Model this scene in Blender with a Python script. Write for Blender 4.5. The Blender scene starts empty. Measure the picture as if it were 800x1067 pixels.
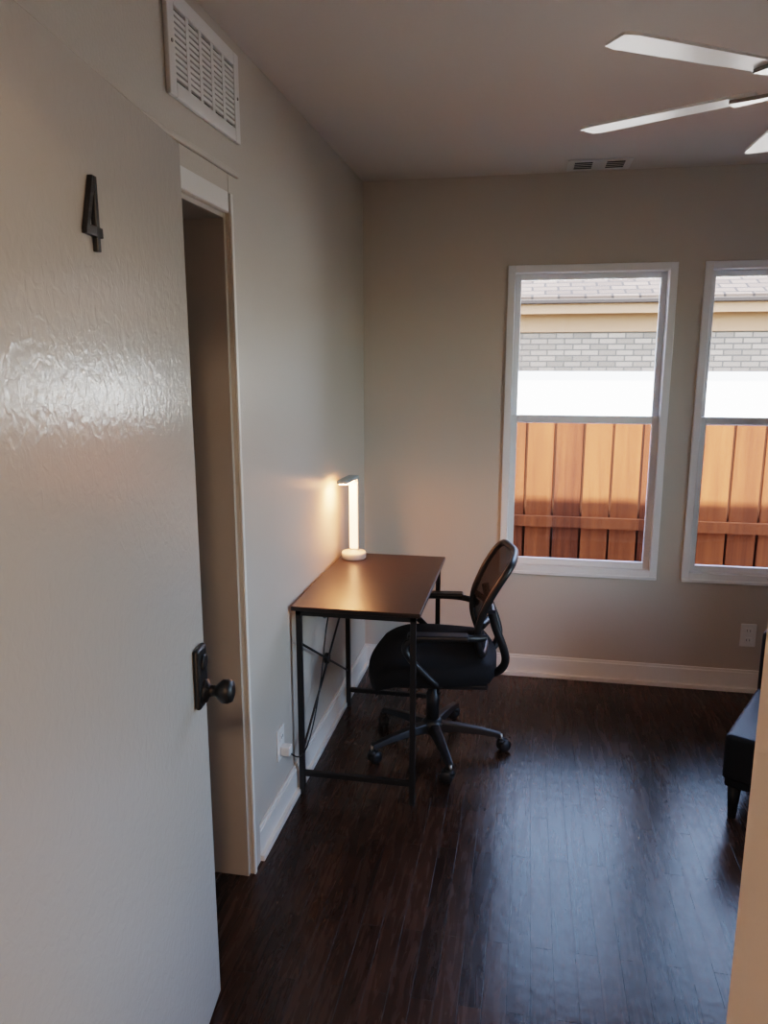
import bpy, math, random
from mathutils import Vector, Matrix
random.seed(4)
C = bpy.context
scene = C.scene
COL = scene.collection

# ------------------------------------------------------------ materials
def nodes_of(name):
    m = bpy.data.materials.new(name); m.use_nodes = True
    nt = m.node_tree; b = nt.nodes.get('Principled BSDF')
    return m, nt, b

def mat(name, col, rough=0.5, metal=0.0, bump=0.0, scale=60, var=0.0, emis=None, estr=0, coat=0, spec=0.5):
    m, nt, b = nodes_of(name)
    b.inputs['Roughness'].default_value = rough
    b.inputs['Metallic'].default_value = metal
    b.inputs['Specular IOR Level'].default_value = spec
    b.inputs['Coat Weight'].default_value = coat
    g = nt.nodes.new('ShaderNodeNewGeometry')
    n = nt.nodes.new('ShaderNodeTexNoise'); n.inputs['Scale'].default_value = scale
    n.inputs['Detail'].default_value = 3
    nt.links.new(g.outputs['Position'], n.inputs['Vector'])
    mx = nt.nodes.new('ShaderNodeMix'); mx.data_type = 'RGBA'
    c1 = tuple(max(0, c*(1-var)) for c in col)+(1,)
    c2 = tuple(min(1, c*(1+var)) for c in col)+(1,)
    mx.inputs[6].default_value = c1; mx.inputs[7].default_value = c2
    nt.links.new(n.outputs['Fac'], mx.inputs[0])
    nt.links.new(mx.outputs[2], b.inputs['Base Color'])
    if bump > 0:
        bp = nt.nodes.new('ShaderNodeBump'); bp.inputs['Strength'].default_value = bump
        bp.inputs['Distance'].default_value = 0.01
        nt.links.new(n.outputs['Fac'], bp.inputs['Height'])
        nt.links.new(bp.outputs[0], b.inputs['Normal'])
    if emis:
        b.inputs['Emission Color'].default_value = tuple(emis)+(1,)
        b.inputs['Emission Strength'].default_value = estr
    return m

M_wall = mat('wall_paint', (0.56, 0.515, 0.46), 0.42, bump=0.08, scale=140, var=0.02)
M_ceil = mat('ceiling_paint', (0.71, 0.665, 0.62), 0.8, bump=0.05, scale=120, var=0.02)
M_hall = mat('hall_paint', (0.82, 0.70, 0.60), 0.6, bump=0.05, scale=120, var=0.02)
M_trim = mat('trim_white', (0.80, 0.78, 0.74), 0.3, bump=0.02, scale=30, var=0.02)
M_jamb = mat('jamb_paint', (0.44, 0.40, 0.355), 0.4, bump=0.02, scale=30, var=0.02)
M_vinyl = mat('window_vinyl', (0.85, 0.86, 0.87), 0.35, var=0.01)
M_blk = mat('black_metal', (0.010, 0.010, 0.011), 0.42, var=0.1)
M_plast = mat('black_plastic', (0.010, 0.010, 0.012), 0.42, var=0.1, bump=0.03, scale=300)
M_fabric = mat('black_fabric', (0.008, 0.008, 0.010), 0.85, var=0.3, bump=0.3, scale=500, spec=0.3)
M_leather = mat('black_leather', (0.008, 0.008, 0.011), 0.5, var=0.2, bump=0.15, scale=200, spec=0.4)
M_white = mat('white_plastic', (0.78, 0.77, 0.75), 0.35, var=0.01)
M_fan = mat('fan_white', (0.90, 0.88, 0.83), 0.35, var=0.01, emis=None)
M_nickel = mat('brushed_nickel', (0.35, 0.34, 0.33), 0.35, metal=1.0, var=0.05, scale=200)
M_dark = mat('dark_void', (0.06, 0.065, 0.07), 0.9, var=0.1)
M_lampgray = mat('lamp_head_plastic', (0.45, 0.52, 0.54), 0.35, var=0.02)
M_led = mat('warm_led_diffuser', (0.9, 0.8, 0.7), 0.4, emis=(1.0, 0.46, 0.22), estr=2.6)
M_led2 = mat('warm_led_panel', (0.9, 0.8, 0.7), 0.4, emis=(1.0, 0.37, 0.14), estr=170.0)
M_hall_fill = mat('hall_fill_glow', (0.9, 0.85, 0.8), 0.4, emis=(1.0, 0.70, 0.47), estr=36.0)  # glow of the added hall fill light
M_soff = mat('soffit_paint', (0.17, 0.088, 0.040), 0.7, var=0.05, scale=5)
M_gutter = mat('gutter_metal', (0.015, 0.010, 0.008), 0.6, var=0.1, spec=0.2)
M_ground = mat('dirt_ground', (0.08, 0.065, 0.05), 0.95, bump=0.4, scale=30, var=0.4)
M_extwall = mat('exterior_siding', (0.5, 0.46, 0.4), 0.8, bump=0.2, scale=20, var=0.1)
M_wbrick = mat('pale_wall_band', (0.78, 0.74, 0.68), 0.8, bump=0.2, scale=20, var=0.04)  # pale band over the lower part of the neighbor's wall

def door_material():
    m, nt, b = nodes_of('door_gloss_paint')
    b.inputs['Base Color'].default_value = (0.50, 0.47, 0.435, 1)
    b.inputs['Roughness'].default_value = 0.19
    g = nt.nodes.new('ShaderNodeTexCoord')
    n = nt.nodes.new('ShaderNodeTexNoise'); n.inputs['Scale'].default_value = 58; n.inputs['Detail'].default_value = 2
    n.inputs['Distortion'].default_value = 0.7
    mp = nt.nodes.new('ShaderNodeMapping'); mp.inputs['Scale'].default_value = (1, 1, 0.8)
    nt.links.new(g.outputs['Object'], mp.inputs[0]); nt.links.new(mp.outputs[0], n.inputs['Vector'])
    bp = nt.nodes.new('ShaderNodeBump'); bp.inputs['Strength'].default_value = 0.24; bp.inputs['Distance'].default_value = 0.004
    nt.links.new(n.outputs['Fac'], bp.inputs['Height']); nt.links.new(bp.outputs[0], b.inputs['Normal'])
    return m
M_door = door_material()

def floor_material():
    m, nt, b = nodes_of('dark_oak_strip_floor')
    L = nt.links
    g = nt.nodes.new('ShaderNodeNewGeometry')
    s = nt.nodes.new('ShaderNodeSeparateXYZ'); L.new(g.outputs['Position'], s.inputs[0])
    c = nt.nodes.new('ShaderNodeCombineXYZ'); L.new(s.outputs['Y'], c.inputs['X']); L.new(s.outputs['X'], c.inputs['Y'])
    br = nt.nodes.new('ShaderNodeTexBrick')
    br.inputs['Scale'].default_value = 1.0
    br.inputs['Brick Width'].default_value = 0.62
    br.inputs['Row Height'].default_value = 0.060
    br.inputs['Mortar Size'].default_value = 0.0009
    br.inputs['Mortar Smooth'].default_value = 0.4
    br.inputs['Color1'].default_value = (0.030, 0.0135, 0.0085, 1)
    br.inputs['Color2'].default_value = (0.068, 0.032, 0.020, 1)
    br.inputs['Mortar'].default_value = (0.008, 0.004, 0.003, 1)
    br.offset = 0.37; br.offset_frequency = 2
    L.new(c.outputs[0], br.inputs['Vector'])
    mp = nt.nodes.new('ShaderNodeMapping'); mp.inputs['Scale'].default_value = (55, 6, 1)
    L.new(g.outputs['Position'], mp.inputs[0])
    n = nt.nodes.new('ShaderNodeTexNoise'); n.inputs['Scale'].default_value = 1.0; n.inputs['Detail'].default_value = 5
    n.inputs['Distortion'].default_value = 0.8
    L.new(mp.outputs[0], n.inputs['Vector'])
    rp = nt.nodes.new('ShaderNodeMapRange'); rp.inputs['From Min'].default_value = 0.3; rp.inputs['From Max'].default_value = 0.7
    rp.inputs['To Min'].default_value = 0.62; rp.inputs['To Max'].default_value = 1.28
    L.new(n.outputs['Fac'], rp.inputs['Value'])
    vm = nt.nodes.new('ShaderNodeVectorMath'); vm.operation = 'SCALE'
    L.new(br.outputs['Color'], vm.inputs[0]); L.new(rp.outputs[0], vm.inputs['Scale'])
    L.new(vm.outputs[0], b.inputs['Base Color'])
    r2 = nt.nodes.new('ShaderNodeMapRange'); r2.inputs['To Min'].default_value = 0.21; r2.inputs['To Max'].default_value = 0.33
    L.new(n.outputs['Fac'], r2.inputs['Value']); L.new(r2.outputs[0], b.inputs['Roughness'])
    b.inputs['Specular IOR Level'].default_value = 0.43
    n2 = nt.nodes.new('ShaderNodeTexNoise'); n2.inputs['Scale'].default_value = 26; n2.inputs['Detail'].default_value = 3
    L.new(g.outputs['Position'], n2.inputs['Vector'])
    ad = nt.nodes.new('ShaderNodeMath'); ad.operation = 'MULTIPLY_ADD'; ad.inputs[1].default_value = 0.15
    L.new(n.outputs['Fac'], ad.inputs[0]); L.new(n2.outputs['Fac'], ad.inputs[2])
    sb = nt.nodes.new('ShaderNodeMath'); sb.operation = 'SUBTRACT'
    L.new(ad.outputs[0], sb.inputs[0]); L.new(br.outputs['Fac'], sb.inputs[1])
    bp = nt.nodes.new('ShaderNodeBump'); bp.inputs['Strength'].default_value = 0.28; bp.inputs['Distance'].default_value = 0.003
    L.new(sb.outputs[0], bp.inputs['Height']); L.new(bp.outputs[0], b.inputs['Normal'])
    return m
M_floor = floor_material()

def brick_material(name, c1, c2, mo, bw, bh, ms, swap=('X', 'Z'), rough=0.85):
    m, nt, b = nodes_of(name); L = nt.links
    g = nt.nodes.new('ShaderNodeNewGeometry')
    s = nt.nodes.new('ShaderNodeSeparateXYZ'); L.new(g.outputs['Position'], s.inputs[0])
    c = nt.nodes.new('ShaderNodeCombineXYZ'); L.new(s.outputs[swap[0]], c.inputs['X']); L.new(s.outputs[swap[1]], c.inputs['Y'])
    br = nt.nodes.new('ShaderNodeTexBrick'); br.inputs['Scale'].default_value = 1
    br.inputs['Brick Width'].default_value = bw; br.inputs['Row Height'].default_value = bh
    br.inputs['Mortar Size'].default_value = ms
    br.inputs['Color1'].default_value = c1+(1,); br.inputs['Color2'].default_value = c2+(1,); br.inputs['Mortar'].default_value = mo+(1,)
    L.new(c.outputs[0], br.inputs['Vector']); L.new(br.outputs['Color'], b.inputs['Base Color'])
    b.inputs['Roughness'].default_value = rough
    b.inputs['Specular IOR Level'].default_value = 0.2
    bp = nt.nodes.new('ShaderNodeBump'); bp.inputs['Strength'].default_value = 0.4; bp.inputs['Distance'].default_value = 0.01
    bp.invert = True
    L.new(br.outputs['Fac'], bp.inputs['Height']); L.new(bp.outputs[0], b.inputs['Normal'])
    return m
M_brick = brick_material('light_brick', (0.100, 0.080, 0.062), (0.175, 0.138, 0.108), (0.065, 0.054, 0.045), 0.20, 0.067, 0.009)
M_shing = brick_material('roof_shingles', (0.026, 0.017, 0.013), (0.046, 0.032, 0.025), (0.010, 0.007, 0.006), 0.30, 0.15, 0.014, swap=('X', 'Y'))

def fence_material(name, k=1.0):
    m, nt, b = nodes_of(name); L = nt.links
    g = nt.nodes.new('ShaderNodeNewGeometry')
    s = nt.nodes.new('ShaderNodeSeparateXYZ'); L.new(g.outputs['Position'], s.inputs[0])
    d = nt.nodes.new('ShaderNodeMath'); d.operation = 'DIVIDE'; d.inputs[1].default_value = 0.172; L.new(s.outputs['X'], d.inputs[0])
    f = nt.nodes.new('ShaderNodeMath'); f.operation = 'FLOOR'; L.new(d.outputs[0], f.inputs[0])
    w = nt.nodes.new('ShaderNodeTexWhiteNoise'); w.noise_dimensions = '1D'; L.new(f.outputs[0], w.inputs['W'])
    mp = nt.nodes.new('ShaderNodeMapping'); mp.inputs['Scale'].default_value = (30, 30, 2); L.new(g.outputs['Position'], mp.inputs[0])
    n = nt.nodes.new('ShaderNodeTexNoise'); n.inputs['Scale'].default_value = 1; n.inputs['Detail'].default_value = 4; L.new(mp.outputs[0], n.inputs['Vector'])
    a = nt.nodes.new('ShaderNodeMath'); a.operation = 'MULTIPLY_ADD'; a.inputs[1].default_value = 0.6
    L.new(w.outputs['Value'], a.inputs[0])
    h = nt.nodes.new('ShaderNodeMath'); h.operation = 'MULTIPLY_ADD'; h.inputs[1].default_value = 1.2; h.inputs[2].default_value = -0.35
    L.new(n.outputs['Fac'], h.inputs[0]); L.new(h.outputs[0], a.inputs[2])
    mx = nt.nodes.new('ShaderNodeMix'); mx.data_type = 'RGBA'
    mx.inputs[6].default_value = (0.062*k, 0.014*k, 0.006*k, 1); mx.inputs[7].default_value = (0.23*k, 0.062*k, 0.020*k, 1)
    L.new(a.outputs[0], mx.inputs[0]); L.new(mx.outputs[2], b.inputs['Base Color'])
    b.inputs['Roughness'].default_value = 0.8
    b.inputs['Specular IOR Level'].default_value = 0.2
    return m
M_fence = fence_material('cedar_fence')
M_gap_shade = fence_material('cedar_gap_shade', 0.25)  # darkened cedar copy: shade between pickets put into the colour

def glass_material():
    m, nt, b = nodes_of('window_glass'); L = nt.links
    nt.nodes.remove(b)
    out = nt.nodes.get('Material Output')
    t = nt.nodes.new('ShaderNodeBsdfTransparent'); t.inputs[0].default_value = (0.96, 0.98, 0.98, 1)
    g = nt.nodes.new('ShaderNodeBsdfGlossy'); g.inputs['Roughness'].default_value = 0.02
    f = nt.nodes.new('ShaderNodeFresnel'); f.inputs[0].default_value = 1.3
    x = nt.nodes.new('ShaderNodeMixShader')
    L.new(f.outputs[0], x.inputs[0]); L.new(t.outputs[0], x.inputs[1]); L.new(g.outputs[0], x.inputs[2]); L.new(x.outputs[0], out.inputs['Surface'])
    return m
M_glass = glass_material()

def mesh_fabric():
    m, nt, b = nodes_of('chair_mesh_fabric'); L = nt.links
    out = nt.nodes.get('Material Output')
    b.inputs['Base Color'].default_value = (0.008, 0.008, 0.010, 1); b.inputs['Roughness'].default_value = 0.8
    b.inputs['Specular IOR Level'].default_value = 0.25
    tc = nt.nodes.new('ShaderNodeTexCoord')
    ck = nt.nodes.new('ShaderNodeTexChecker'); ck.inputs['Scale'].default_value = 400
    L.new(tc.outputs['Object'], ck.inputs['Vector'])
    mr = nt.nodes.new('ShaderNodeMapRange'); mr.inputs['To Min'].default_value = 0.86; mr.inputs['To Max'].default_value = 0.99
    L.new(ck.outputs['Fac'], mr.inputs['Value'])
    t = nt.nodes.new('ShaderNodeBsdfTransparent')
    x = nt.nodes.new('ShaderNodeMixShader')
    L.new(mr.outputs[0], x.inputs[0]); L.new(t.outputs[0], x.inputs[1]); L.new(b.outputs[0], x.inputs[2]); L.new(x.outputs[0], out.inputs['Surface'])
    return m
M_mesh = mesh_fabric()

# ------------------------------------------------------------ geometry helpers
def new_obj(name, verts, faces, m, parent=None, smooth=False):
    me = bpy.data.meshes.new(name); me.from_pydata([tuple(v) for v in verts], [], faces); me.update()
    me.materials.append(m)
    o = bpy.data.objects.new(name, me); COL.objects.link(o)
    if parent: o.parent = parent
    if smooth:
        for p in me.polygons: p.use_smooth = True
    return o

def empty(name, loc=(0, 0, 0), rz=0):
    e = bpy.data.objects.new(name, None); COL.objects.link(e); e.location = loc; e.rotation_euler = (0, 0, rz)
    e.empty_display_size = 0.1
    return e

BF = [(0, 3, 2, 1), (4, 5, 6, 7), (0, 1, 5, 4), (1, 2, 6, 5), (2, 3, 7, 6), (3, 0, 4, 7)]
def bverts(lo, hi):
    (a, b, c), (d, e, f) = lo, hi
    return [(a, b, c), (d, b, c), (d, e, c), (a, e, c), (a, b, f), (d, b, f), (d, e, f), (a, e, f)]

def boxes(name, lst, m, parent=None, bevel=0.0, seg=2):
    V = []; F = []
    for lo, hi in lst:
        k = len(V); V += bverts(lo, hi); F += [tuple(i+k for i in f) for f in BF]
    o = new_obj(name, V, F, m, parent)
    if bevel > 0:
        md = o.modifiers.new('b', 'BEVEL'); md.width = bevel; md.segments = seg; md.limit_method = 'ANGLE'
        for p in o.data.polygons: p.use_smooth = True
        md.harden_normals = True
    return o
def box(name, lo, hi, m, parent=None, bevel=0.0, seg=2):
    return boxes(name, [(lo, hi)], m, parent, bevel, seg)

def cyl(name, p0, p1, r, m, parent=None, r1=None, n=28, bevel=0.0):
    p0 = Vector(p0); p1 = Vector(p1); d = p1-p0; r1 = r if r1 is None else r1
    q = d.to_track_quat('Z', 'Y'); V = []; F = []
    for i in range(n):
        a = 2*math.pi*i/n; v = Vector((math.cos(a), math.sin(a), 0))
        V.append(p0+q@(v*r))
    for i in range(n):
        a = 2*math.pi*i/n; v = Vector((math.cos(a), math.sin(a), 0))
        V.append(p1+q@(v*r1))
    for i in range(n):
        j = (i+1) % n; F.append((i, j, n+j, n+i))
    F.append(tuple(reversed(range(n)))); F.append(tuple(range(n, 2*n)))
    o = new_obj(name, V, F, m, parent)
    for p in o.data.polygons: p.use_smooth = len(p.vertices) == 4
    if bevel > 0:
        md = o.modifiers.new('b', 'BEVEL'); md.width = bevel; md.segments = 3; md.limit_method = 'ANGLE'
    return o

def lathe(name, prof, center, axis, m, parent=None, n=32):
    q = Vector(axis).to_track_quat('Z', 'Y'); c = Vector(center); V = []; F = []
    for r, h in prof:
        for i in range(n):
            a = 2*math.pi*i/n; V.append(c+q@Vector((r*math.cos(a), r*math.sin(a), h)))
    for k in range(len(prof)-1):
        for i in range(n):
            j = (i+1) % n; F.append((k*n+i, k*n+j, (k+1)*n+j, (k+1)*n+i))
    F.append(tuple(reversed(range(n)))); F.append(tuple(range((len(prof)-1)*n, len(prof)*n)))
    return new_obj(name, V, F, m, parent, smooth=True)

def tube(name, pts, r, m, parent=None, closed=False, smooth=True, radii=None):
    cu = bpy.data.curves.new(name, 'CURVE'); cu.dimensions = '3D'; cu.bevel_depth = r; cu.bevel_resolution = 4
    sp = cu.splines.new('NURBS' if smooth else 'POLY'); sp.points.add(len(pts)-1)
    for i, p in enumerate(pts):
        sp.points[i].co = (p[0], p[1], p[2], 1); sp.points[i].radius = radii[i] if radii else 1
    if smooth: sp.order_u = 3; sp.use_endpoint_u = not closed; sp.resolution_u = 8
    sp.use_cyclic_u = closed; cu.use_fill_caps = True
    cu.materials.append(m)
    o = bpy.data.objects.new(name, cu); COL.objects.link(o)
    if parent: o.parent = parent
    return o

def cushion(name, lo, hi, m, parent=None, bev=0.03, puff=0.0):
    o = box(name, lo, hi, m, parent)
    md = o.modifiers.new('b', 'BEVEL'); md.width = bev; md.segments = 4
    md = o.modifiers.new('s', 'SUBSURF'); md.levels = 2; md.render_levels = 2
    for p in o.data.polygons: p.use_smooth = True
    return o

# ------------------------------------------------------------ room
XL, XR, YB, YF, H = -0.815, 2.20, 3.75, 0.65, 2.44
T = 0.13
box('floor', (-1.6, -1.8, -0.12), (2.35, YB+T, 0.0), M_floor)
box('ceiling', (-1.6, -1.8, H), (2.35, YB+T, H+0.12), M_ceil)
OY0, OY1, OZ = 1.24, 2.01, 1.985
boxes('wall_left', [((XL-T, YF-0.12, 0), (XL, OY0, H)), ((XL-T, OY1, 0), (XL, YB+T, H)), ((XL-T, OY0, OZ), (XL, OY1, H))], M_wall)
W = [(-0.115, 0.645), (0.76, 1.52)]
WZ0, WZ1 = 0.558, 2.038
boxes('wall_back', [((XL, YB, 0), (XR+T, YB+T, WZ0)), ((XL, YB, WZ1), (XR+T, YB+T, H)),
                    ((XL, YB, WZ0), (W[0][0], YB+T, WZ1)), ((W[0][1], YB, WZ0), (W[1][0], YB+T, WZ1)),
                    ((W[1][1], YB, WZ0), (XR+T, YB+T, WZ1))], M_wall)
WR_ADDED = [(1.45, 2.35)]  # opening added out of view, lets in more daylight
boxes('wall_right', [((XR, YF-0.12, 0), (XR+T, YB, WZ0)), ((XR, YF-0.12, WZ1), (XR+T, YB, H)),
                     ((XR, YF-0.12, WZ0), (XR+T, WR_ADDED[0][0], WZ1)), ((XR, WR_ADDED[0][1], WZ0), (XR+T, YB, WZ1))], M_wall)
DX0, DX1, DZ = -0.635, 0.225, 2.06
boxes('wall_front', [((XL, YF-0.12, 0), (DX0, YF, H)), ((DX1, YF-0.12, 0), (XR, YF, H)), ((DX0, YF-0.12, DZ), (DX1, YF, H))], M_wall)
boxes('trim_1', [((DX0, YF-0.13, 0), (DX0+0.02, YF+0.008, DZ)), ((DX1-0.02, YF-0.13, 0), (DX1, YF+0.008, DZ)),
                 ((DX0+0.02, YF-0.13, DZ-0.02), (DX1-0.02, YF+0.008, DZ))], M_hall, bevel=0.003)
boxes('trim_2', [((DX1-0.005, YF, 0), (DX1+0.065, YF+0.016, DZ+0.065)),((DX0-0.065, YF, DZ), (DX1-0.005, YF+0.016, DZ+0.065))], M_trim, bevel=0.004)
box('wall_hall_left', (-1.42, -1.8, 0), (-1.30, YF-0.12, H), M_hall)
box('wall_hall_right', (1.30, -1.8, 0), (1.42, YF-0.12, H), M_hall)
box('wall_hall_back', (-1.30, -1.8, 0), (1.30, -1.68, H), M_hall)
box('wall_hall_stub', (-1.30, YF-0.12, 0), (XL-T, YF, H), M_hall)
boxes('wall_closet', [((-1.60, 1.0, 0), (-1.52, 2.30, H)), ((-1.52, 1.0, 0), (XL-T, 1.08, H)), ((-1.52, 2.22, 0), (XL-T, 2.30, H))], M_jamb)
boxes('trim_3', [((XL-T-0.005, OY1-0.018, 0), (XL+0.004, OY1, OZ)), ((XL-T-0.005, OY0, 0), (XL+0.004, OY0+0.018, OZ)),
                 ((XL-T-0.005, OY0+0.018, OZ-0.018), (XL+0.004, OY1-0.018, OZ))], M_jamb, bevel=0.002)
cs = 0.060
boxes('trim_4', [((XL, OY1-0.006, 0), (XL+0.016, OY1+cs, OZ+0.095)), ((XL, OY0-cs, 0), (XL+0.016, OY0+0.006, OZ+0.095)),
                 ((XL, OY0+0.006, OZ-0.006), (XL+0.016, OY1-0.006, OZ+0.095)),
                 ((XL, OY0-cs-0.01, OZ+0.095), (XL+0.022, OY1+cs+0.004, OZ+0.11))], M_wall, bevel=0.004)
boxes('trim_5', [((XL+0.0155, OY0+0.02, OZ-0.004), (XL+0.021, OY1-0.02, OZ+0.045))], M_white, bevel=0.002)
boxes('trim_6', [((XL+0.0155, OY1-0.006, 0), (XL+0.022, OY1+0.010, OZ+0.045))], M_trim, bevel=0.002)
def baseboard(name, segs, axis):
    L = []
    for a, b in segs:
        if axis == 'L':
            L += [((XL, a, 0), (XL+0.014, b, 0.10)), ((XL, a, 0.085), (XL+0.010, b, 0.112)), ((XL+0.012, a, 0), (XL+0.028, b, 0.022))]
        elif axis == 'B':
            L += [((a, YB-0.014, 0), (b, YB, 0.10)), ((a, YB-0.010, 0.085), (b, YB, 0.112)), ((a, YB-0.028, 0), (b, YB-0.012, 0.022))]
        else:
            L += [((XR-0.014, a, 0), (XR, b, 0.10)), ((XR-0.028, a, 0), (XR-0.012, b, 0.022))]
    boxes(name, L, M_trim, bevel=0.003)
baseboard('baseboard_left', [(OY1+cs, YB-0.014)], 'L')
baseboard('baseboard_back', [(XL, XR-0.014)], 'B')
baseboard('baseboard_right', [(YF, YB-0.014)], 'R')

# ------------------------------------------------------------ windows
def window(idx, loc, rz, width):
    w = empty('window_%d' % idx, loc, rz)
    hw = width/2; hh = WZ1-WZ0
    f = 0.034
    def ring(name, ax, az0, az1, t, y0, y1, m=M_vinyl, bev=0.003):
        return boxes(name, [((-ax, y0, az0), (-ax+t, y1, az1)), ((ax-t, y0, az0), (ax, y1, az1)),
                            ((-ax+t, y0, az1-t), (ax-t, y1, az1)), ((-ax+t, y0, az0), (ax-t, y1, az0+t))], m, w, bevel=bev)
    ring('frame', hw, 0.0, hh, f, -0.014, 0.10)
    mid = 1.318-WZ0
    ring('lower_sash', hw-f, f, mid+0.022, 0.030, 0.018, 0.045)
    ring('upper_sash', hw-f, mid-0.018, hh-f, 0.028, 0.052, 0.080)
    box('glass_lower', (-hw+f+0.03, 0.030, f+0.03), (hw-f-0.03, 0.033, mid-0.008), M_glass, w)
    box('glass_upper', (-hw+f+0.028, 0.064, mid+0.010), (hw-f-0.028, 0.067, hh-f-0.028), M_glass, w)
    box('sill_lip', (-hw, -0.020, -0.012), (hw, 0.0, 0.004), M_vinyl, w, bevel=0.003)
for i, (x0, x1) in enumerate(W): window(i+1, ((x0+x1)/2, YB, WZ0), 0, x1-x0)
for i, (x0, x1) in enumerate(WR_ADDED): window(i+3, (XR, (x0+x1)/2, WZ0), -math.pi/2, x1-x0)  # added window, there only to raise the interior brightness

# ------------------------------------------------------------ entry door
E = Vector((-0.72, 1.55, 0)); Hn = Vector((-0.6085, 0.675, 0))
dv = (E-Hn).normalized(); ang = math.atan2(dv.y, dv.x)
door = empty('door_1', (Hn.x, Hn.y, 0.0), ang)
LW = (E-Hn).length
box('leaf', (0, 0, 0.012), (LW, 0.036, 2.03), M_door, door, bevel=0.002)
lx = LW-0.060; lz = 0.895
box('lock_plate', (lx-0.031, -0.016, lz-0.070), (lx+0.031, 0.0, lz+0.072), M_blk, door, bevel=0.015, seg=5)
cyl('deadbolt_cylinder', (lx, -0.014, lz+0.036), (lx, -0.022, lz+0.036), 0.018, M_blk, door, bevel=0.004)
lathe('knob', [(0.026, 0), (0.026, 0.008), (0.013, 0.014), (0.012, 0.028), (0.019, 0.034), (0.027, 0.044), (0.028, 0.056), (0.023, 0.066), (0.010, 0.070)],
      (lx, -0.014, lz-0.034), (0, -1, 0), M_blk, door)
box('latch_plate', (LW-0.0005, 0.008, lz-0.06), (LW+0.002, 0.030, lz+0.0), M_nickel, door, bevel=0.0008)
for hz in (0.25, 1.05, 1.8):
    cyl('hinge_%d' % int(hz*10), (-0.006, -0.006, hz-0.045), (-0.006, -0.006, hz+0.045), 0.007, M_blk, door)

nx = LW-0.456; nz = 1.812
glyph = empty('door_number', (Hn.x, Hn.y, 0.0), ang)
def extr(name, outline, y0, y1, m, parent, bev=0.0012):
    n = len(outline)
    V = [(p[0], y0, p[1]) for p in outline]+[(p[0], y1, p[1]) for p in outline]
    F = [tuple(range(n)), tuple(reversed(range(n, 2*n)))]+[(i, n+i, n+(i+1) % n, (i+1) % n) for i in range(n)]
    o = new_obj(name, V, F, m, parent)
    md = o.modifiers.new('b', 'BEVEL'); md.width = bev; md.segments = 2
    return o
def gp(L): return [(nx+a*0.72, nz+b*0.95) for a, b in L]
extr('stem', gp([(0.010, -0.058), (0.026, -0.058), (0.026, 0.058), (0.010, 0.058)]), -0.009, -0.0005, M_blk, glyph)
extr('diagonal', gp([(-0.040, -0.030), (-0.024, -0.030), (0.0105, 0.036), (0.0105, 0.058), (0.004, 0.058)]), -0.009, -0.0005, M_blk, glyph)
extr('crossbar', gp([(-0.040, -0.035), (0.042, -0.035), (0.042, -0.019), (-0.034, -0.019)]), -0.0088, -0.0005, M_blk, glyph)

# ------------------------------------------------------------ wall return air vent
v = empty('wall_vent', (XL, 1.91, 2.29))
y0, y1, z0, z1 = -0.21, 0.21, -0.112, 0.112
fr = 0.034
boxes('frame', [((0, y0, z0), (0.012, y0+fr, z1)), ((0, y1-fr, z0), (0.012, y1, z1)), ((0, y0+fr, z0), (0.012, y1-fr, z0+fr)), ((0, y0+fr, z1-fr), (0.012, y1-fr, z1))], M_white, v, bevel=0.003)
box('backing', (0.0005, y0+fr, z0+fr), (0.002, y1-fr, z1-fr), M_dark, v)
sl = []
nc = 5; cw = (y1-y0-2*fr)/nc
for i in range(1, nc):
    yy = y0+fr+i*cw; sl.append(((0.002, yy-0.008, z0+fr), (0.010, yy+0.008, z1-fr)))
nr = 12; ch_ = (z1-z0-2*fr)/nr
for k in range(1, nr):
    zz = z0+fr+k*ch_; sl.append(((0.002, y0+fr, zz-0.0040), (0.009, y1-fr, zz+0.0040)))
boxes('louvers', sl, M_white, v)
cyl('screw_1', (0.011, y0+0.016, 0), (0.014, y0+0.016, 0), 0.004, M_nickel, v)
cyl('screw_2', (0.011, y1-0.016, 0), (0.014, y1-0.016, 0), 0.004, M_nickel, v)

v = empty('ceiling_vent', (0.265, 3.625, H))
boxes('frame', [((-0.135, -0.085, -0.006), (0.135, -0.058, 0)), ((-0.135, 0.058, -0.006), (0.135, 0.085, 0)), ((-0.135, -0.058, -0.006), (-0.105, 0.058, 0)), ((0.105, -0.058, -0.006), (0.135, 0.058, 0)),
                ((-0.03, -0.058, -0.006), (0.03, 0.058, 0))], M_white, v, bevel=0.002)
box('backing', (-0.105, -0.058, -0.0045), (0.105, 0.058, -0.0005), M_dark, v)
boxes('louvers', [((-0.105, y-0.002, -0.006), (0.105, y+0.002, -0.004)) for y in (-0.029, 0.0, 0.029)], M_white, v)

def outlet(loc, rz, name='wall_outlet'):
    e = empty(name, loc, rz)
    box('plate', (-0.036, -0.006, -0.058), (0.036, 0, 0.058), M_white, e, bevel=0.003)
    for k, zc in enumerate((-0.024, 0.024)):
        box('socket_%d' % k, (-0.017, -0.009, zc-0.015), (0.017, -0.005, zc+0.015), M_white, e, bevel=0.004)
        boxes('slots_%d' % k, [((-0.008, -0.0098, zc-0.004), (-0.006, -0.0085, zc+0.006)), ((0.006, -0.0098, zc-0.004), (0.008, -0.0085, zc+0.006))], M_dark, e)
    return e
outlet((1.09, YB, 0.29), 0, 'wall_outlet')
outlet((XL, 2.33, 0.28), math.pi/2, 'wall_outlet')

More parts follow.
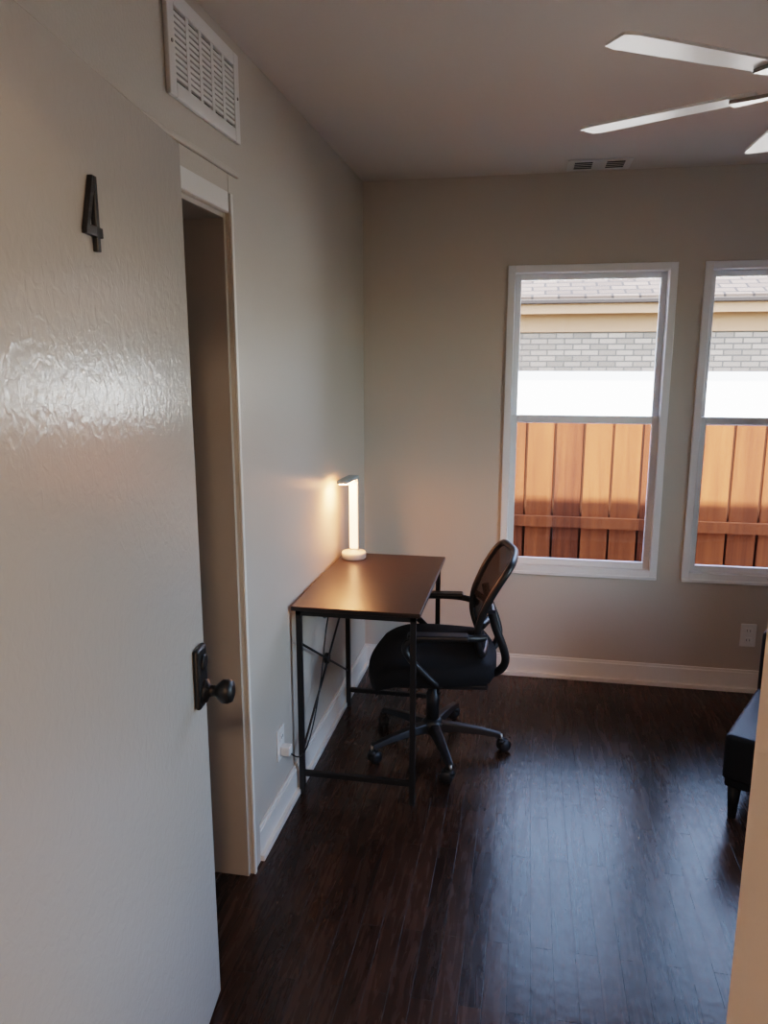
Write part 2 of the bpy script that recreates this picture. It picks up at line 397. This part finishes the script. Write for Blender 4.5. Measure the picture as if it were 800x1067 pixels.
# ------------------------------------------------------------ desk
desk = empty('writing_desk', (0, 0, 0))
dx0, dx1, dy0, dy1, dz = XL+0.012, -0.338, 2.45, 3.25, 0.742
M_top = mat('desk_top_laminate', (0.020, 0.012, 0.009), 0.34, var=0.25, scale=30, bump=0.02)
box('table_top', (dx0, dy0, dz-0.016), (dx1, dy1, dz), M_top, desk, bevel=0.003)
lt = 0.020; ix0, ix1 = dx0+0.012, dx1-0.018; iy0, iy1 = dy0+0.018, dy1-0.018
legs = []
for x in (ix0, ix1-lt):
    for y in (iy0, iy1-lt): legs.append(((x, y, 0.006), (x+lt, y+lt, dz-0.016)))
boxes('legs', legs, M_blk, desk, bevel=0.002)
boxes('apron', [((ix0, iy0, dz-0.038), (ix1, iy0+lt, dz-0.016)), ((ix0, iy1-lt, dz-0.038), (ix1, iy1, dz-0.016)),
                ((ix0, iy0, dz-0.038), (ix0+lt, iy1, dz-0.016)), ((ix1-lt, iy0, dz-0.038), (ix1, iy1, dz-0.016))], M_blk, desk, bevel=0.001)
boxes('foot_bars', [((ix0, iy0+0.001, 0.075), (ix1, iy0+lt-0.001, 0.095)), ((ix0, iy1-lt+0.001, 0.075), (ix1, iy1-0.001, 0.095))], M_blk, desk, bevel=0.002)
for k, (x, y) in enumerate([(ix0, iy0), (ix0, iy1-lt), (ix1-lt, iy0), (ix1-lt, iy1-lt)]):
    cyl('glide_%d' % k, (x+lt/2, y+lt/2, 0), (x+lt/2, y+lt/2, 0.008), 0.011, M_plast, desk)
bx = ix0+lt/2
cyl('brace_1', (bx-0.004, iy0+lt/2, 0.60), (bx-0.004, iy1-lt/2, 0.18), 0.0045, M_blk, desk, n=10)
cyl('brace_2', (bx+0.005, iy0+lt/2, 0.18), (bx+0.005, iy1-lt/2, 0.60), 0.0045, M_blk, desk, n=10)
cyl('brace_hub', (bx-0.008, (iy0+iy1)/2, 0.39), (bx+0.009, (iy0+iy1)/2, 0.39), 0.022, M_blk, desk, n=20)

# ------------------------------------------------------------ desk lamp
lamp = empty('desk_lamp', (-0.735, 3.155, dz), math.radians(-4))
lathe('base', [(0.050, 0), (0.054, 0.004), (0.054, 0.024), (0.050, 0.031), (0.02, 0.034)], (0, 0, 0), (0, 0, 1), M_white, lamp)
box('column_shell', (-0.020, 0.004, 0.026), (0.020, 0.016, 0.355), M_white, lamp, bevel=0.004)
box('column_light', (-0.018, -0.006, 0.045), (0.018, 0.0045, 0.335), M_led, lamp, bevel=0.003)
boxes('hinge_block', [((-0.022, -0.006, 0.342), (0.022, 0.018, 0.365))], M_lampgray, lamp, bevel=0.005)
box('head', (-0.024, -0.160, 0.354), (0.024, 0.012, 0.370), M_lampgray, lamp, bevel=0.005)
box('led_panel', (-0.015, -0.150, 0.3510), (0.015, -0.035, 0.3545), M_led2, lamp)

cord = empty('power_cord')
tube('cable', [(XL+0.02, 2.33, 0.27), (XL+0.04, 2.36, 0.20), (XL+0.05, 2.50, 0.16), (XL+0.055, 2.68, 0.35), (XL+0.05, 2.80, 0.60), (XL+0.06, 2.95, 0.66),
               (XL+0.05, 3.12, 0.55), (XL+0.02, 3.29, 0.62), (XL+0.03, 3.285, 0.755), (XL+0.06, 3.21, 0.752)], 0.0025, M_blk, cord)
box('plug', (XL+0.009, 2.312, 0.238), (XL+0.040, 2.348, 0.272), M_white, cord, bevel=0.004)
tube('cable_loop', [(XL+0.05, 2.75, 0.69), (XL+0.055, 2.70, 0.62), (XL+0.05, 2.80, 0.58), (XL+0.06, 2.90, 0.63), (XL+0.05, 2.85, 0.70)], 0.0025, M_blk, cord)

# ------------------------------------------------------------ office chair
YAW = math.radians(7)
ch = empty('office_chair', (-0.346, 2.914, 0), YAW)
for k in range(5):
    a = math.radians(3+72*k)-YAW
    ca, sa = math.cos(a), math.sin(a)
    def pt(r, s_, z): return (r*ca-s_*sa, r*sa+s_*ca, z)
    prof = [(0.025, 0.026, 0.078, 0.122), (0.10, 0.023, 0.082, 0.116), (0.20, 0.019, 0.076, 0.102), (0.285, 0.016, 0.064, 0.084)]
    V = []; F = []
    for r, hw_, zb, zt in prof:
        V += [pt(r, -hw_, zb), pt(r, hw_, zb), pt(r, hw_*0.7, zt), pt(r, -hw_*0.7, zt)]
    for q in range(3):
        b_ = q*4
        for e in range(4): F.append((b_+e, b_+(e+1) % 4, b_+4+(e+1) % 4, b_+4+e))
    F.append((3, 2, 1, 0)); F.append((12, 13, 14, 15))
    o = new_obj('base_arm_%d' % k, V, F, M_plast, ch)
    md = o.modifiers.new('b', 'BEVEL'); md.width = 0.005; md.segments = 2
    ta = a+0.6+k*0.9; ct, st = math.cos(ta), math.sin(ta)
    cx_, cy_ = 0.285*ca, 0.285*sa
    cyl('caster_stem_%d' % k, (cx_, cy_, 0.045), (cx_, cy_, 0.078), 0.007, M_nickel, ch, n=12)
    for sgn in (-1, 1):
        wx, wy = cx_+0.014*ct, cy_+0.014*st
        lathe('caster_wheel_%d_%d' % (k, sgn+1), [(0.020, 0), (0.026, 0.003), (0.027, 0.012), (0.022, 0.018), (0.008, 0.020)],
              (wx-st*sgn*0.003, wy+ct*sgn*0.003, 0.027), (-st*sgn, ct*sgn, 0), M_plast, ch, n=24)
    o = cyl('caster_hood_%d' % k, (cx_, cy_, 0.040), (cx_, cy_, 0.058), 0.020, M_plast, ch, r1=0.013, n=20)
lathe('hub', [(0.035, 0.07), (0.045, 0.078), (0.045, 0.118), (0.034, 0.130), (0.030, 0.134)], (0, 0, 0), (0, 0, 1), M_plast, ch)
lathe('gas_lift', [(0.027, 0.13), (0.027, 0.25), (0.022, 0.255), (0.022, 0.32), (0.014, 0.322), (0.014, 0.38)], (0, 0, 0), (0, 0, 1), M_plast, ch)
box('tilt_mechanism', (-0.09, -0.07, 0.325), (0.11, 0.07, 0.375), M_plast, ch, bevel=0.012)
tube('height_lever', [(0.0, -0.05, 0.355), (0.02, -0.16, 0.35), (0.02, -0.23, 0.345)], 0.006, M_plast, ch)
def seat():
    nu, nv = 20, 20; V = []; F = []
    def outline(u, v):
        x = u*math.sqrt(max(0, 1-0.30*v*v)); y = v*math.sqrt(max(0, 1-0.30*u*u)); return x, y
    for side in (0, 1):
        for i in range(nu+1):
            for j in range(nv+1):
                u = -1+2*i/nu; v_ = -1+2*j/nv
                x, y = outline(u, v_)
                X = -0.004+x*0.260; Y = y*(0.262-0.012*u)
                edge = max(abs(u), abs(v_))
                fall = -0.055*max(0, -u-0.35)**2/0.42
                cup = 0.018*abs(v_)**2
                if side == 0:
                    Z = 0.460+fall+cup-0.026*edge**6
                else:
                    Z = 0.355+fall*0.7+0.030*edge**5
                V.append((X, Y, Z))
    n1 = (nu+1)*(nv+1)
    for i in range(nu):
        for j in range(nv):
            a = i*(nv+1)+j; F.append((a, a+nv+1, a+nv+2, a+1)); F.append((n1+a, n1+a+1, n1+a+nv+2, n1+a+nv+1))
    per = [(i, 0) for i in range(nu)]+[(nu, j) for j in range(nv)]+[(i, nv) for i in range(nu, 0, -1)]+[(0, j) for j in range(nv, 0, -1)]
    idx = [i*(nv+1)+j for i, j in per]
    for k in range(len(idx)):
        a, b_ = idx[k], idx[(k+1) % len(idx)]; F.append((a, n1+a, n1+b_, b_) )
    return new_obj('seat', V, F, M_fabric, ch, smooth=True)
seat()
box('seat_pan', (-0.20, -0.21, 0.354), (0.21, 0.21, 0.374), M_plast, ch, bevel=0.006)
def lerp_profile(v):
    K = [(0.0, 0.215, 0.465), (0.2, 0.195, 0.548), (0.4, 0.203, 0.632), (0.65, 0.245, 0.732), (0.85, 0.292, 0.812), (1.0, 0.326, 0.862)]
    for i in range(len(K)-1):
        if v <= K[i+1][0]:
            t = (v-K[i][0])/(K[i+1][0]-K[i][0])
            a, b_ = K[i], K[i+1]
            return a[1]+(b_[1]-a[1])*t, a[2]+(b_[2]-a[2])*t
    return K[-1][1], K[-1][2]
def sm(v):
    xs = zs = 0
    for d in (-0.06, -0.03, 0, 0.03, 0.06):
        x, z = lerp_profile(min(1, max(0, v+d))); xs += x; zs += z
    return xs/5, zs/5
def back_pt(u, v, off=0):
    c = 2*v-1
    wd = 0.225*(1-0.10*(1-v))*(max(0.0, 1-abs(c)**5))**(1/5)
    x, z = sm(v)
    return (x-0.035*u*u*(wd/0.225)+off, u*wd, z)
nu, nv = 16, 24; V = []; F = []
for i in range(nv+1):
    for j in range(nu+1):
        vv = 0.5-0.5*math.cos(math.pi*i/nv)
        V.append(back_pt(-1+2*j/nu, vv))
for i in range(nv):
    for j in range(nu):
        a = i*(nu+1)+j; F.append((a, a+1, a+nu+2, a+nu+1))
new_obj('back_mesh', V, F, M_mesh, ch, smooth=True)
per = []
for i in range(0, 31): per.append(back_pt(1, 0.5-0.5*math.cos(math.pi*i/30)))
for i in range(29, 0, -1): per.append(back_pt(-1, 0.5-0.5*math.cos(math.pi*i/30)))
tube('back_frame', per, 0.0135, M_plast, ch, closed=True)
tube('lumbar_bar', [back_pt(-1, 0.36, 0.012), back_pt(-0.5, 0.36, 0.03), back_pt(0, 0.36, 0.035), back_pt(0.5, 0.36, 0.03), back_pt(1, 0.36, 0.012)], 0.013, M_plast, ch)
for sgn in (-1, 1):
    n = 'near' if sgn < 0 else 'far'
    tube('back_support_'+n, [(0.03, 0.07*sgn, 0.362), (0.16, 0.09*sgn, 0.362), (0.245, 0.12*sgn, 0.385), (0.285, 0.15*sgn, 0.445), (0.265, 0.17*sgn, 0.525), (0.230, 0.18*sgn, 0.605), (0.217, 0.19*sgn, 0.665)], 0.016, M_plast, ch)
    yy = 0.265*sgn
    tube('arm_loop_'+n, [(0.19, 0.215*sgn, 0.570), (0.15, 0.25*sgn, 0.579), (0.05, yy, 0.583), (-0.06, yy, 0.581), (-0.11, yy, 0.56), (-0.105, yy, 0.515), (-0.05, yy, 0.455), (0.0, yy, 0.405), (0.03, 0.23*sgn, 0.372), (0.03, 0.15*sgn, 0.366)], 0.0135, M_plast, ch)
    o = box('arm_pad_'+n, (-0.10, yy-0.028, 0.577), (0.13, yy+0.028, 0.599), M_plast, ch, bevel=0.010, seg=4)

# ------------------------------------------------------------ black armless lounge chair at right
lc = empty('lounge_chair', (0.712, 2.60, 0), math.radians(-27))
cushion('seat_cushion', (0.0, 0.0, 0.150), (0.62, 0.56, 0.325), M_leather, lc, 0.02)
box('seat_frame', (0.010, 0.010, 0.125), (0.605, 0.60, 0.165), M_leather, lc, bevel=0.008)
o = cushion('backrest', (0.0, 0.48, 0.29), (0.61, 0.62, 0.56), M_leather, lc, 0.02)
for k, (x, y) in enumerate([(0.04, 0.04), (0.58, 0.04), (0.04, 0.57), (0.58, 0.57)]):
    cyl('leg_%d' % k, (x, y, 0.0), (x, y, 0.13), 0.014, M_blk, lc, r1=0.024, n=16)

# ------------------------------------------------------------ ceiling fan
FZ = 2.225
fan = empty('ceiling_fan', (0.672, 2.035, FZ))
lathe('canopy', [(0.05, 0.15), (0.065, 0.165), (0.07, H-FZ)], (0, 0, 0), (0, 0, 1), M_nickel, fan)
cyl('downrod', (0, 0, 0.05), (0, 0, 0.16), 0.013, M_nickel, fan)
lathe('motor_housing', [(0.05, -0.045), (0.085, -0.035), (0.10, -0.01), (0.10, 0.03), (0.08, 0.05), (0.03, 0.06)], (0, 0, 0), (0, 0, 1), M_nickel, fan)
lathe('bottom_cap', [(0.01, -0.066), (0.045, -0.06), (0.05, -0.045)], (0, 0, 0), (0, 0, 1), M_nickel, fan)
for k in range(6):
    a = math.radians(31.0+60*k)
    ca, sa = math.cos(a), math.sin(a)
    pitch = math.radians(-3)
    def bp(r, s_, h):
        y = s_*math.cos(pitch)-h*math.sin(pitch); z = s_*math.sin(pitch)+h*math.cos(pitch)
        return (r*ca-y*sa, r*sa+y*ca, z)
    out = [(0.175, -0.032), (0.20, -0.035), (0.59, -0.042), (0.615, -0.034), (0.620, 0.034), (0.59, 0.042), (0.20, 0.035), (0.175, 0.032)]
    n = len(out)
    V = [bp(r, s_, -0.003) for r, s_ in out]+[bp(r, s_, 0.003) for r, s_ in out]
    F = [tuple(reversed(range(n))), tuple(range(n, 2*n))]+[(i, (i+1) % n, n+(i+1) % n, n+i) for i in range(n)]
    new_obj('blade_%d' % k, V, F, M_fan, fan)
    io = [(0.085, -0.018), (0.16, -0.014), (0.235, -0.022), (0.235, 0.022), (0.16, 0.014), (0.085, 0.018)]
    n = len(io)
    V = [bp(r, s_, -0.012) for r, s_ in io]+[bp(r, s_, -0.003) for r, s_ in io]
    F = [tuple(reversed(range(n))), tuple(range(n, 2*n))]+[(i, (i+1) % n, n+(i+1) % n, n+i) for i in range(n)]
    new_obj('blade_iron_%d' % k, V, F, M_nickel, fan)

hl = empty('hall_fill_light', (0.15, -0.75, H))  # added out of view to brighten the interior with warm light
lathe('shade', [(0.03, -0.10), (0.10, -0.085), (0.15, -0.05), (0.16, -0.02)], (0, 0, 0), (0, 0, 1), M_hall_fill, hl)
lathe('rim', [(0.165, -0.02), (0.17, -0.01), (0.17, 0.0)], (0, 0, 0), (0, 0, 1), M_nickel, hl)

# ------------------------------------------------------------ exterior
GZ = -0.35
box('ground', (-12, YB+T, GZ-0.1), (20, 30, GZ), M_ground)
box('roof_eave', (-3, YB+T, H+0.05), (5, 4.15, H+0.16), M_extwall)
box('house_foundation', (-3.0, YB+T-0.12, GZ), (5, YB+T, -0.12), M_extwall)
fence = empty('wood_fence', (0, 4.75, GZ))
pk = []; bk = []
x = -20*0.172
while x < 6:
    hgt = 1.60+random.uniform(-0.004, 0.004); yo = random.uniform(-0.003, 0.003)
    pk.append(((x+0.007, yo, 0.03), (x+0.165, yo+0.018, hgt)))
    bk.append(((x-0.03, 0.024, 0.03), (x+0.03, 0.036, hgt-0.01))); x += 0.172
boxes('pickets', pk, M_fence, fence, bevel=0.004)
boxes('backing_slats', bk, M_gap_shade, fence)  # strips added behind the picket gaps to keep them dark
boxes('rails', [((-3.4, -0.042, 0.935), (6, -0.004, 1.00)), ((-3.4, -0.042, 0.25), (6, -0.004, 0.34))], M_fence, fence)
boxes('posts', [((px_, -0.09, 0), (px_+0.09, -0.004, 1.50)) for px_ in (-2.9,)], M_fence, fence)

nh = empty('neighbor_house', (0, 9.5, GZ))
box('brick_wall', (-10, 0, 0), (16, 0.2, 2.60), M_brick, nh)
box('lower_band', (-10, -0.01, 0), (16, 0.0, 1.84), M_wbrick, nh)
box('frieze_board', (-10, -0.03, 2.30), (16, 0.0, 2.57), M_soff, nh)
box('soffit', (-10, -0.22, 2.56), (16, 0.0, 2.58), M_soff, nh)
box('fascia', (-10, -0.24, 2.50), (16, -0.22, 2.66), M_soff, nh)
box('gutter', (-10, -0.30, 2.61), (16, -0.24, 2.66), M_gutter, nh, bevel=0.01)
V = [(-10, -0.28, 2.66), (16, -0.28, 2.66), (16, 3.5, 4.1), (-10, 3.5, 4.1), (-10, -0.28, 2.69), (16, -0.28, 2.69), (16, 3.5, 4.13), (-10, 3.5, 4.13)]
new_obj('roof', V, BF, M_shing, nh)

# ------------------------------------------------------------ light
wd = bpy.data.worlds.new('World'); scene.world = wd; wd.use_nodes = True
nt = wd.node_tree; bg = nt.nodes['Background']
sky = nt.nodes.new('ShaderNodeTexSky'); sky.sky_type = 'NISHITA'; sky.sun_disc = False
sky.sun_elevation = math.radians(60); sky.sun_rotation = math.radians(180); sky.air_density = 1.0; sky.dust_density = 1.0
hs = nt.nodes.new('ShaderNodeHueSaturation'); hs.inputs['Saturation'].default_value = 0.88
nt.links.new(sky.outputs[0], hs.inputs['Color'])
nt.links.new(hs.outputs[0], bg.inputs[0]); bg.inputs[1].default_value = 1.2

sl_ = bpy.data.lights.new('sun', 'SUN'); sl_.energy = 26; sl_.angle = math.radians(0.6); sl_.color = (1.0, 0.95, 0.88)
so = bpy.data.objects.new('sun', sl_); COL.objects.link(so); so.rotation_euler = (math.radians(18), math.radians(-3), 0); so.location = (0, 0, 8)

def portal(n, loc, rot, w_):
    al = bpy.data.lights.new('window_portal_%d' % n, 'AREA'); al.shape = 'RECTANGLE'; al.size = w_; al.size_y = WZ1-WZ0
    al.cycles.is_portal = True
    ao = bpy.data.objects.new('window_portal_%d' % n, al); COL.objects.link(ao)
    ao.location = loc; ao.rotation_euler = rot
for i, (x0, x1) in enumerate(W):
    portal(i+1, ((x0+x1)/2, YB+T+0.01, (WZ0+WZ1)/2), (math.radians(-90), 0, 0), x1-x0)
for i, (x0, x1) in enumerate(WR_ADDED):
    portal(i+3, (XR+T+0.01, (x0+x1)/2, (WZ0+WZ1)/2), (math.radians(-90), 0, math.radians(-90)), x1-x0)

# ------------------------------------------------------------ camera
cam = bpy.data.cameras.new('Camera'); co = bpy.data.objects.new('Camera', cam); COL.objects.link(co)
cam.sensor_fit = 'VERTICAL'; cam.sensor_height = 36; cam.lens = 785/1067*36
co.location = (0, 0, 1.59); co.rotation_euler = (math.radians(90-11.2), 0, math.radians(10.75))
cam.clip_start = 0.02
scene.camera = co
scene.view_settings.view_transform = 'Filmic'
scene.view_settings.look = 'Medium High Contrast'
scene.view_settings.exposure = 1.45
